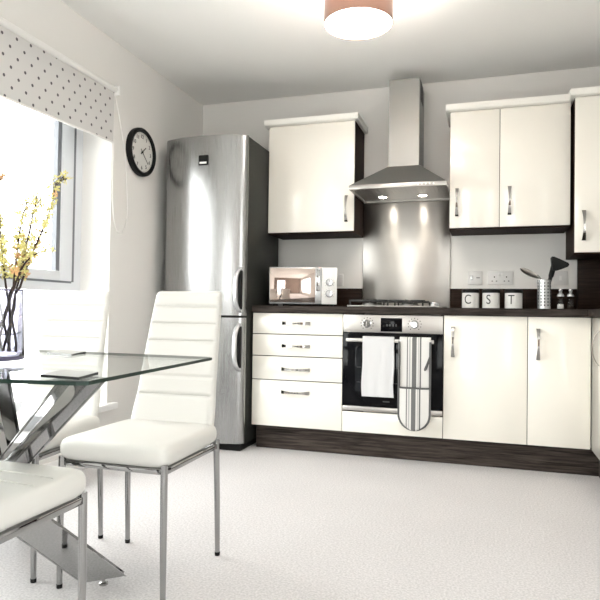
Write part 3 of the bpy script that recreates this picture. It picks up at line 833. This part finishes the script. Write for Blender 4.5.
def leaf(bm, p, q, w, t, upv=(0, 0, 1), n=12, cup=.3):
    p, q = Vector(p), Vector(q); d = q - p; u = d.cross(Vector(upv)).normalized(); v = u.cross(d).normalized()
    rows = []
    for i in range(n + 1):
        s = i / n; ww = w * math.sqrt(max(0.02, 1 - (2 * s - 1) ** 2))
        c = p + d * s
        rows.append([[bm.verts.new(c + u * ww * k + v * (sg * t - cup * ww * (1 - k * k))) for k in (-1, -.5, 0, .5, 1)] for sg in (1, -1)])
    for a, b in zip(rows, rows[1:]):
        for s in (0, 1):
            for k in range(4):
                f = (a[s][k], a[s][k + 1], b[s][k + 1], b[s][k]); bm.faces.new(f if s else f[::-1])
        bm.faces.new((a[0][0], a[1][0], b[1][0], b[0][0])); bm.faces.new((a[0][4], b[0][4], b[1][4], a[1][4]))
    for r_ in (rows[0], rows[-1]):
        bm.faces.new([r_[0][k] for k in range(5)] + [r_[1][k] for k in (4, 3, 2, 1, 0)])
leaf(bm, (ux - .030, uy - .002, 1.108), (.200, uy - .010, 1.166), .021, .0016, upv=(.25, -1, .55))
bl_ = obj('bowl', bm, M['steelh'], sp)
ld = thing('spatula', 'black plastic spatula leaning right in the utensil pot', 'spatula', (ux + .01, uy, .916))
obj('handle', add_tube(BM(), smooth_path([(ux - .012, uy + .008, .918), (ux + .018, uy + .006, 1.04), (ux + .040, uy + .004, 1.12), (ux + .056, uy, 1.19)]), [.007] * 6 + [.012] * 6 + [.016] * 7, 10), M['black'], ld)
bm = BM(); add_prism(bm, [(ux + .036, 1.234), (ux + .050, 1.238), (ux + .085, 1.222), (ux + .140, 1.194), (ux + .138, 1.176), (ux + .105, 1.162), (ux + .070, 1.150), (ux + .046, 1.15), (ux + .040, 1.19)], uy - .030, uy + .022, 'Y')
bmesh.ops.bevel(bm, geom=bm.edges[:], offset=.004, segments=2, affect='EDGES')
obj('blade', bm, M['black'], ld)

# ------------------------------------------------------------------ salt and pepper mills
for mx_, lab, fm in ((.434, 'clear glass shaker with white salt beside the utensil pot', 'salt'), (.490, 'clear glass mill with dark pepper beside the salt shaker', 'pepper')):
    t = thing('shaker', lab, 'shaker', (mx_, 3.965, .9125), 'salt and pepper shakers')
    c = (mx_, 3.965, .9125)
    obj('glass_body', add_lathe(BM(), [(.021, .0), (.023, .003), (.021, .035), (.014, .058), (.016, .074), (.020, .078)], c, 28), M['shaker'], t)
    obj('filling', add_lathe(BM(), [(.017, .004), (.019, .006), (.0175, .030 if fm == 'salt' else .024), (.003, .034 if fm == 'salt' else .027)], c, 20), M[fm], t)
    obj('cap', add_lathe(BM(), [(.020, .0785), (.021, .084), (.016, .094), (.008, .098), (.009, .108), (.012, .116), (.009, .124), (.001, .126)], c, 28), M['silver'], t)

# ------------------------------------------------------------------ ceiling lamp
lm = thing('ceiling_lamp', 'copper drum ceiling lamp with glowing white diffuser', 'lamp', (-.575, 2.69, 2.21))
lc = (-.575, 2.69, 0); lr = .158
bm = BM(); add_lathe(bm, [(lr, 2.208), (lr, 2.335), (lr - .003, 2.335), (lr - .003, 2.208)], lc, 64, cap=False)
vs = list(bm.verts); bm.verts.ensure_lookup_table()
for k in range(64): bm.faces.new((bm.verts[k], bm.verts[(k + 1) % 64], bm.verts[192 + (k + 1) % 64], bm.verts[192 + k]))
obj('lamp_shade', bm, M['copper'], lm)
obj('diffuser', add_lathe(BM(), [(lr - .0045, 2.214), (lr - .006, 2.211), (lr - .05, 2.205), (.002, 2.202)], lc, 64), M['diffuser'], lm)
obj('ceiling_mount', add_lathe(BM(), [(.007, 2.322), (.007, 2.44), (.05, 2.442), (.05, CE - .0005)], lc, 32), M['trim'], lm)
obj('spider', add_box(add_box(BM(), lc[0] - lr + .003, lc[0] + lr - .003, lc[1] - .006, lc[1] + .006, 2.322, 2.328), lc[0] - .006, lc[0] + .006, lc[1] - lr + .003, lc[1] + lr - .003, 2.322, 2.328), M['trim'], lm, smooth=False)

ld = bpy.data.lights.new('lamp_bulb', 'POINT'); ld.energy = 26; ld.color = (1, .95, .88); ld.shadow_soft_size = .04
lo_ = bpy.data.objects.new('lamp_bulb', ld); COL.objects.link(lo_); lo_.location = (lc[0] + .03, lc[1] - .03, 2.318)

# ------------------------------------------------------------------ glass table
TZ = .740
near = [(-.738, .992), (-.755, .976), (-.80, .968), (-.913, .951), (-1.05, .932), (-1.2, .92), (-1.4, .914), (-1.6, .92), (-1.8, .94), (-1.98, .968), (-2.01, .985)]
far = [(-2.025, 1.03), (-2.035, 1.60), (-2.02, 1.628), (-1.9, 1.638), (-1.4, 1.648), (-1.0, 1.643), (-.798, 1.637), (-.777, 1.622)]
tb = thing('dining_table', 'glass topped dining table with crossed chrome legs by the window', 'table', (-1.41, 1.3, 0))
bm = BM(); add_prism(bm, near + far, TZ - .008, TZ)
for f in bm.faces: f.material_index = 0 if abs(f.normal.z) > .5 or len(f.verts) > 4 else 1
top = obj('tabletop', bm, [M['tglass'], M['tedge']], tb, smooth=False)

def ray(x, y):
    a, b = x - 300, y - 300
    X = a * math.cos(ROL) + b * math.sin(ROL); Y = -a * math.sin(ROL) + b * math.cos(ROL)
    return fw + rt0 * (X / F) - up0 * (Y / F)
legs = [((-.815, 1.070, TZ - .014), (-1.985, 1.890, .022)),
        ((-1.130, 1.160, TZ - .014), (-1.66, 1.88, .022)),
        ((-1.74, 1.14, TZ - .014), (-1.160, 1.655, .022)),
        ((-1.95, 1.50, TZ - .014), (-1.44, 1.00, .022))]
for k, (a, b) in enumerate(legs):
    e_ = (Vector(b) - Vector(a)).normalized() * .14
    bm = BM(); add_bar(bm, Vector(a) - e_, Vector(b) + e_, (.066, .062, .030, .08)[k], (.030, .034, .085, .034)[k], (0.15, 1, .1) if k == 1 else (0, 0, 1))
    for zc, n_ in ((.0215, -1), (TZ - .0117, 1)):                   # both ends are cut level
        bmesh.ops.bisect_plane(bm, geom=bm.verts[:] + bm.edges[:] + bm.faces[:], plane_co=(0, 0, zc), plane_no=(0, 0, n_), clear_outer=True)
        bmesh.ops.holes_fill(bm, edges=[e for e in bm.edges if e.is_boundary], sides=0)
    lg = obj('leg', bm, M['chrome'], tb, smooth=False)
    obj('mounting_plate', add_box(BM(), a[0] - .056, a[0] + .056, a[1] - .056, a[1] + .056, TZ - .0115, TZ - .0085, .001), M['black'], lg)
    obj('levelling_foot', add_lathe(BM(), [(.014, 0), (.014, .006), (.005, .008), (.005, .022)], (b[0], b[1], 0), 16), M['handle'], lg)

for P_, lab in (([(-.864, 1.006), (-.764, .996), (-.790, 1.094), (-.890, 1.104)], 'thin black coaster at the near right corner of the glass table'),
                ([(-1.277, 1.513), (-1.158, 1.472), (-1.196, 1.590), (-1.312, 1.628)], 'thin black coaster on the glass table towards its far edge')):
    bm = BM(); add_prism(bm, P_, TZ + .0003, TZ + .0060)
    tag(obj('coaster', bm, M['slate'], smooth=False), lab, 'coaster', 'black coasters on the glass table')

# ------------------------------------------------------------------ vase with branches
vx, vy = -1.243, 1.290
bm = BM()
add_lathe(bm, [(.001, .7405), (.057, .7405), (.061, .744), (.062, .752), (.0565, .926), (.0525, .926), (.0575, .760), (.054, .752), (.001, .751)], (vx, vy, 0), 48, cap=False)
vz = thing('glass_vase', 'clear glass vase holding blossom branches on the glass table', 'vase', (vx, vy, .7405))
obj('vase_body', bm, M['vglass'], vz)
bm = BM(); add_lathe(bm, [(.0570, .9262), (.0570, .929), (.0520, .929), (.0520, .9262)], (vx, vy, 0), 48, cap=False)
obj('rim', bm, M['vedge'], vz)
bm = BM(); add_lathe(bm, [(.056, .7402), (.0622, .7428), (.0630, .7500), (.0622, .7505)], (vx, vy, 0), 48, cap=False)
obj('base_edge', bm, M['vedge'], vz)

def on_y(x, y, Y):
    d = ray(x, y); t = Y / d.y
    return Vector((d.x * t, Y, CH + d.z * t))
branches = [
    (1.29, [(3, 352), (14, 308), (24, 275), (36, 245), (46, 222), (53, 200), (56, 184), (66, 179)], 'tallest blossom branch bending right at its tip, in the glass vase'),
    (1.31, [(-4, 352), (10, 300), (20, 268), (28, 238), (33, 215), (37, 196)], 'blossom branch with a forked top in the middle of the vase'),
    (1.27, [(15, 350), (13, 300), (15, 270), (18, 245), (22, 220), (27, 203)], 'slim blossom branch leaning left of the forked one in the vase'),
    (1.30, [(18, 352), (8, 300), (4, 270), (2, 250), (0, 228), (1, 215)], 'short blossom branch at the left picture edge in the vase'),
    (1.28, [(10, 352), (0, 305), (-6, 265), (-8, 225), (-4, 195), (1, 174)], 'long branch with reddish buds at its tip in the vase'),
    (1.27, [(-10, 352), (8, 305), (22, 268), (36, 254), (54, 248)], 'low twig reaching right with sparse buds, in the vase'),
    (1.31, [(8, 353), (14, 300), (19, 280), (23, 262), (26, 250)], 'low dense branch of orange-yellow blossom in the vase'),
    (1.29, [(2, 353), (-8, 300), (-20, 265), (-30, 230), (-36, 205)], 'blossom branch leaning left out of the vase'),
]
def blossom(bm, c, s, rnd):
    n = rnd.randint(4, 5); ax = Vector((rnd.uniform(-1, 1), rnd.uniform(-1, .2), rnd.uniform(-.3, 1))).normalized()
    u = ax.orthogonal().normalized(); w = ax.cross(u); ph = rnd.random() * 6
    for k in range(n):
        a = ph + 2 * PI * k / n + rnd.uniform(-.25, .25); L_ = s * rnd.uniform(.8, 1.3)
        d = (u * math.cos(a) + w * math.sin(a)) * L_ + ax * L_ * rnd.uniform(.1, .6); sd = d.cross(ax).normalized() * s * .30
        p0 = c; p1 = c + d * .55 + sd; p2 = c + d; p3 = c + d * .55 - sd; bq = ax * s * .08
        t = [bm.verts.new(p) for p in (p0, p1, p2, p3)]; q = [bm.verts.new(p + bq) for p in (p0, p1, p2, p3)]
        bm.faces.new(t); bm.faces.new(q[::-1])
        for i in range(4): bm.faces.new((t[i], q[i], q[(i + 1) % 4], t[(i + 1) % 4]))
for bi, (Y, P, lab) in enumerate(branches):
    rnd = random.Random(20 + bi)
    pts = smooth_path([on_y(x, y, Y + rnd.uniform(-.006, .006) * (1 if i > 1 else 0)) for i, (x, y) in enumerate(P)], 5)
    pts = [Vector((p.x, p.y, max(p.z, .7545))) for p in pts]
    for p in pts:                                                   # keep inside the glass
        if p.z < .93:
            d = Vector((p.x - vx, p.y - vy, 0))
            if d.length > .046: d.normalize(); p.x = vx + d.x * .046; p.y = vy + d.y * .046
    n = len(pts)
    t = thing('flower_branch', lab, 'branch', pts[0], 'blossom branches in the vase')
    bm = BM(); add_tube(bm, pts, [.0036 - .0024 * i / n for i in range(n)], 7)
    bb, bo = BM(), BM()
    for i in range(n):
        if pts[i].z < .955: continue
        dens = (4 if pts[i].z < 1.06 else 2) if bi not in (5,) else 1
        for k in range(dens):
            off = Vector((rnd.uniform(-1, 1), rnd.uniform(-1, 1), rnd.uniform(-.6, 1))) * .011
            c = pts[i] + off
            add_tube(bm, [pts[i], c], .0008, 5)
            blossom(bo if bi in (0, 2, 4, 6) and (rnd.random() < (.30 if pts[i].z < 1.06 else .05) or (bi == 4 and i > n - 6)) else bb, c, rnd.uniform(.007, .013), rnd)
    if bi in (0, 1):                                                # side twigs
        for k in range(3):
            i = n - 4 - 3 * k; q = pts[i] + Vector((rnd.choice((-1, 1)) * .022, rnd.uniform(-.01, .01), .018))
            add_tube(bm, [pts[i], q], [.0014, .0008], 6); blossom(bb, q, .009, rnd)
    obj('stem', bm, M['bark'], t)
    obj('blossoms', bb, M['petal'], t, smooth=False)
    if len(bo.verts): obj('buds', bo, M['petal2'], t, smooth=False)

# ------------------------------------------------------------------ dining chairs (front faces -Y locally)
def make_chair(label):
    t = thing('dining_chair', label, 'chair', (0, 0, 0), 'white dining chairs round the table')
    # seat cushion: rounded, a little narrower at the back, softly crowned
    bm = BM(); nz, n = 12, 72
    rings = []
    prof = []
    z0, z1 = .405, .472
    for k in range(nz + 1):
        a = -PI / 2 + PI * k / nz
        prof.append((.030 * (math.copysign(abs(math.cos(a)) ** .75, 1) - 1), (z0 + z1) / 2 + (z1 - z0) / 2 * math.copysign(abs(math.sin(a)) ** .8, math.sin(a))))
    for inset, z in prof:
        ring = []
        for k in range(n):
            a = 2 * PI * k / n
            c, s = math.cos(a), math.sin(a); e = 2 / 10
            x = math.copysign(abs(c) ** e, c); y = math.copysign(abs(s) ** e, s)
            yy = y * (.208 + inset); wx = .197 - .010 * (y + 1) / 2 + inset
            ring.append(bm.verts.new((x * wx, yy, z)))
        rings.append(ring)
    for i in range(nz):
        for k in range(n): bm.faces.new((rings[i][k], rings[i][(k + 1) % n], rings[i + 1][(k + 1) % n], rings[i + 1][k]))
    last = rings[-1]
    for s in (.8, .5, .2):
        ring = [bm.verts.new((v.co.x * s, v.co.y * s, z1 + .008 * (1 - s ** 2))) for v in rings[-1]] if s == .8 else [bm.verts.new((rings[-1][k].co.x * s, rings[-1][k].co.y * s, z1 + .008 * (1 - s ** 2))) for k in range(n)]
        for k in range(n): bm.faces.new((last[k], last[(k + 1) % n], ring[(k + 1) % n], ring[k]))
        last = ring
    bm.faces.new(last); bm.faces.new(rings[0][::-1])
    st = obj('seat', bm, M['leather'], t, angle=60)
    bm = BM()
    for q in (-.085, -.02):
        add_tube(bm, [(x * .17, q, .4745 + .006 * (1 - x * x) * .9) for x in [-1 + k / 8 for k in range(17)]], .0011, 6)
    # padded back: closed rings going up, horizontal channels on the front
    bm2 = BM(); rings = []; N = 100; zb, zt = .415, .952
    seams = [zt - .058 - .0655 * k for k in range(6)]
    for i in range(N + 1):
        v = i / N; z = zb + (zt - zb) * v
        yc = .188 + .025 * math.sin(min(1, v / .35) * PI / 2) + .125 * max(0, v - .08) ** 1.25
        w = (.166 + .004 * math.sin(PI * min(1, v / .3))) * (1 - v) + .137 * v
        end = min(1, (1 - v) / .035, v / .02); end = math.sqrt(max(.06, 1 - (1 - end) ** 2))
        w *= .90 + .10 * end
        g = min(abs(z - s) for s in seams)
        groove = .009 * math.exp(-(g / .0045) ** 2)
        ring = []
        for k in range(36):
            a = 2 * PI * k / 36; c, s = math.cos(a), math.sin(a)
            x = math.copysign(abs(c) ** .35, c) * w
            th = .026 * end
            y = math.copysign(abs(s) ** .6, s) * th
            if s < 0: y += groove * min(1, abs(s) * 1.5) * (1 if abs(x) < w * .93 else .3)
            y -= .012 * (abs(x) / w) ** 3 * 1.2                     # edges wrap gently forward
            ring.append(bm2.verts.new((x, yc + y, z)))
        rings.append(ring)
    for i in range(N):
        for k in range(36): bm2.faces.new((rings[i][k], rings[i][(k + 1) % 36], rings[i + 1][(k + 1) % 36], rings[i + 1][k]))
    bm2.faces.new(rings[0][::-1]); bm2.faces.new(rings[-1])
    obj('backrest', bm2, M['leather'], t, angle=75)
    bm.free()
    # chrome frame
    bm3 = BM()
    for y in (-.182, .182): add_box(bm3, -.178, .178, y - .009, y + .009, .385, .4045, .003)
    for x in (-.178, .178): add_box(bm3, x - .009, x + .009, -.182, .182, .385, .4045, .003)
    obj('seat_frame', bm3, M['chrome'], t)
    for sx in (-1, 1):
        for sy in (-1, 1):
            l = obj('leg', add_tube(BM(), [(sx * .182, sy * .186, .012), (sx * .182, sy * .189, .20), (sx * .180, sy * .187, .415)] if sy < 0 else
                                     [(sx * .184, .200, .012), (sx * .183, .193, .20), (sx * .180, .184, .415)], [.0088, .0105, .0112], 18), M['chrome'], t)
            obj('foot_cap', add_lathe(BM(), [(.0090, 0), (.0098, .0125)], (sx * (.182 if sy < 0 else .184), sy * (.186 if sy < 0 else .200), 0), 14), M['black'], l)
    return t
ca = make_chair('white leather dining chair facing the table, in front of the fridge')
ca.location = (-1.097, 1.779, 0); ca.rotation_euler = (0, 0, math.radians(0.8))
dup(ca, 'white leather dining chair on the far side nearest the window', (-1.575, 1.768, 0), math.radians(4))
dup(ca, 'white leather dining chair in the foreground, its seat partly cut off by the picture edge', (-1.153, 1.108, 0), math.radians(181))
cc_ = [o for o in sc.objects if o.type == 'EMPTY' and 'foreground' in o.get('label', '')][0]
bm = BM()
for q in (-.085, -.02): add_tube(bm, [(x * .17, q, .4745 + .006 * (1 - x * x) * .9) for x in [-1 + k / 8 for k in range(17)]], .0013, 6)
sm_ = obj('seat_seam', bm, M['leather']); sm_.location = (0, (-.085 - .02) / 2, sm_.location.z)
sm_.parent = [c for c in cc_.children if c.name.startswith('seat') and 'frame' not in c.name][0]

# ------------------------------------------------------------------ light
w = bpy.data.worlds.new('sky'); sc.world = w; w.use_nodes = True
bg = w.node_tree.nodes['Background']; bg.inputs['Color'].default_value = (0.985, 0.98, 0.965, 1); bg.inputs['Strength'].default_value = 8.5
def portal(loc, rot, sx, sy):
    a = bpy.data.lights.new('daylight_portal', 'AREA'); a.shape = 'RECTANGLE'; a.size = sx; a.size_y = sy; a.cycles.is_portal = True
    o = bpy.data.objects.new('daylight_portal', a); COL.objects.link(o); o.location = loc; o.rotation_euler = rot
portal((WO + .03, (WY0 + WY1) / 2, (WZ0 + WZ1) / 2), (0, -PI / 2, 0), WZ1 - WZ0, WY1 - WY0)
portal((R + .18, (RY0 + RY1) / 2, (RZ0 + RZ1) / 2), (0, PI / 2, 0), RZ1 - RZ0, RY1 - RY0)
portal(((GX0 + GX1) / 2, FR - .16, GZ1 / 2), (PI / 2, 0, 0), GX1 - GX0, GZ1)

sc.view_settings.view_transform = 'Standard'; sc.view_settings.look = 'None'
sc.view_settings.exposure = 0.46; sc.view_settings.gamma = 1.0; sc.view_settings.use_curve_mapping = False
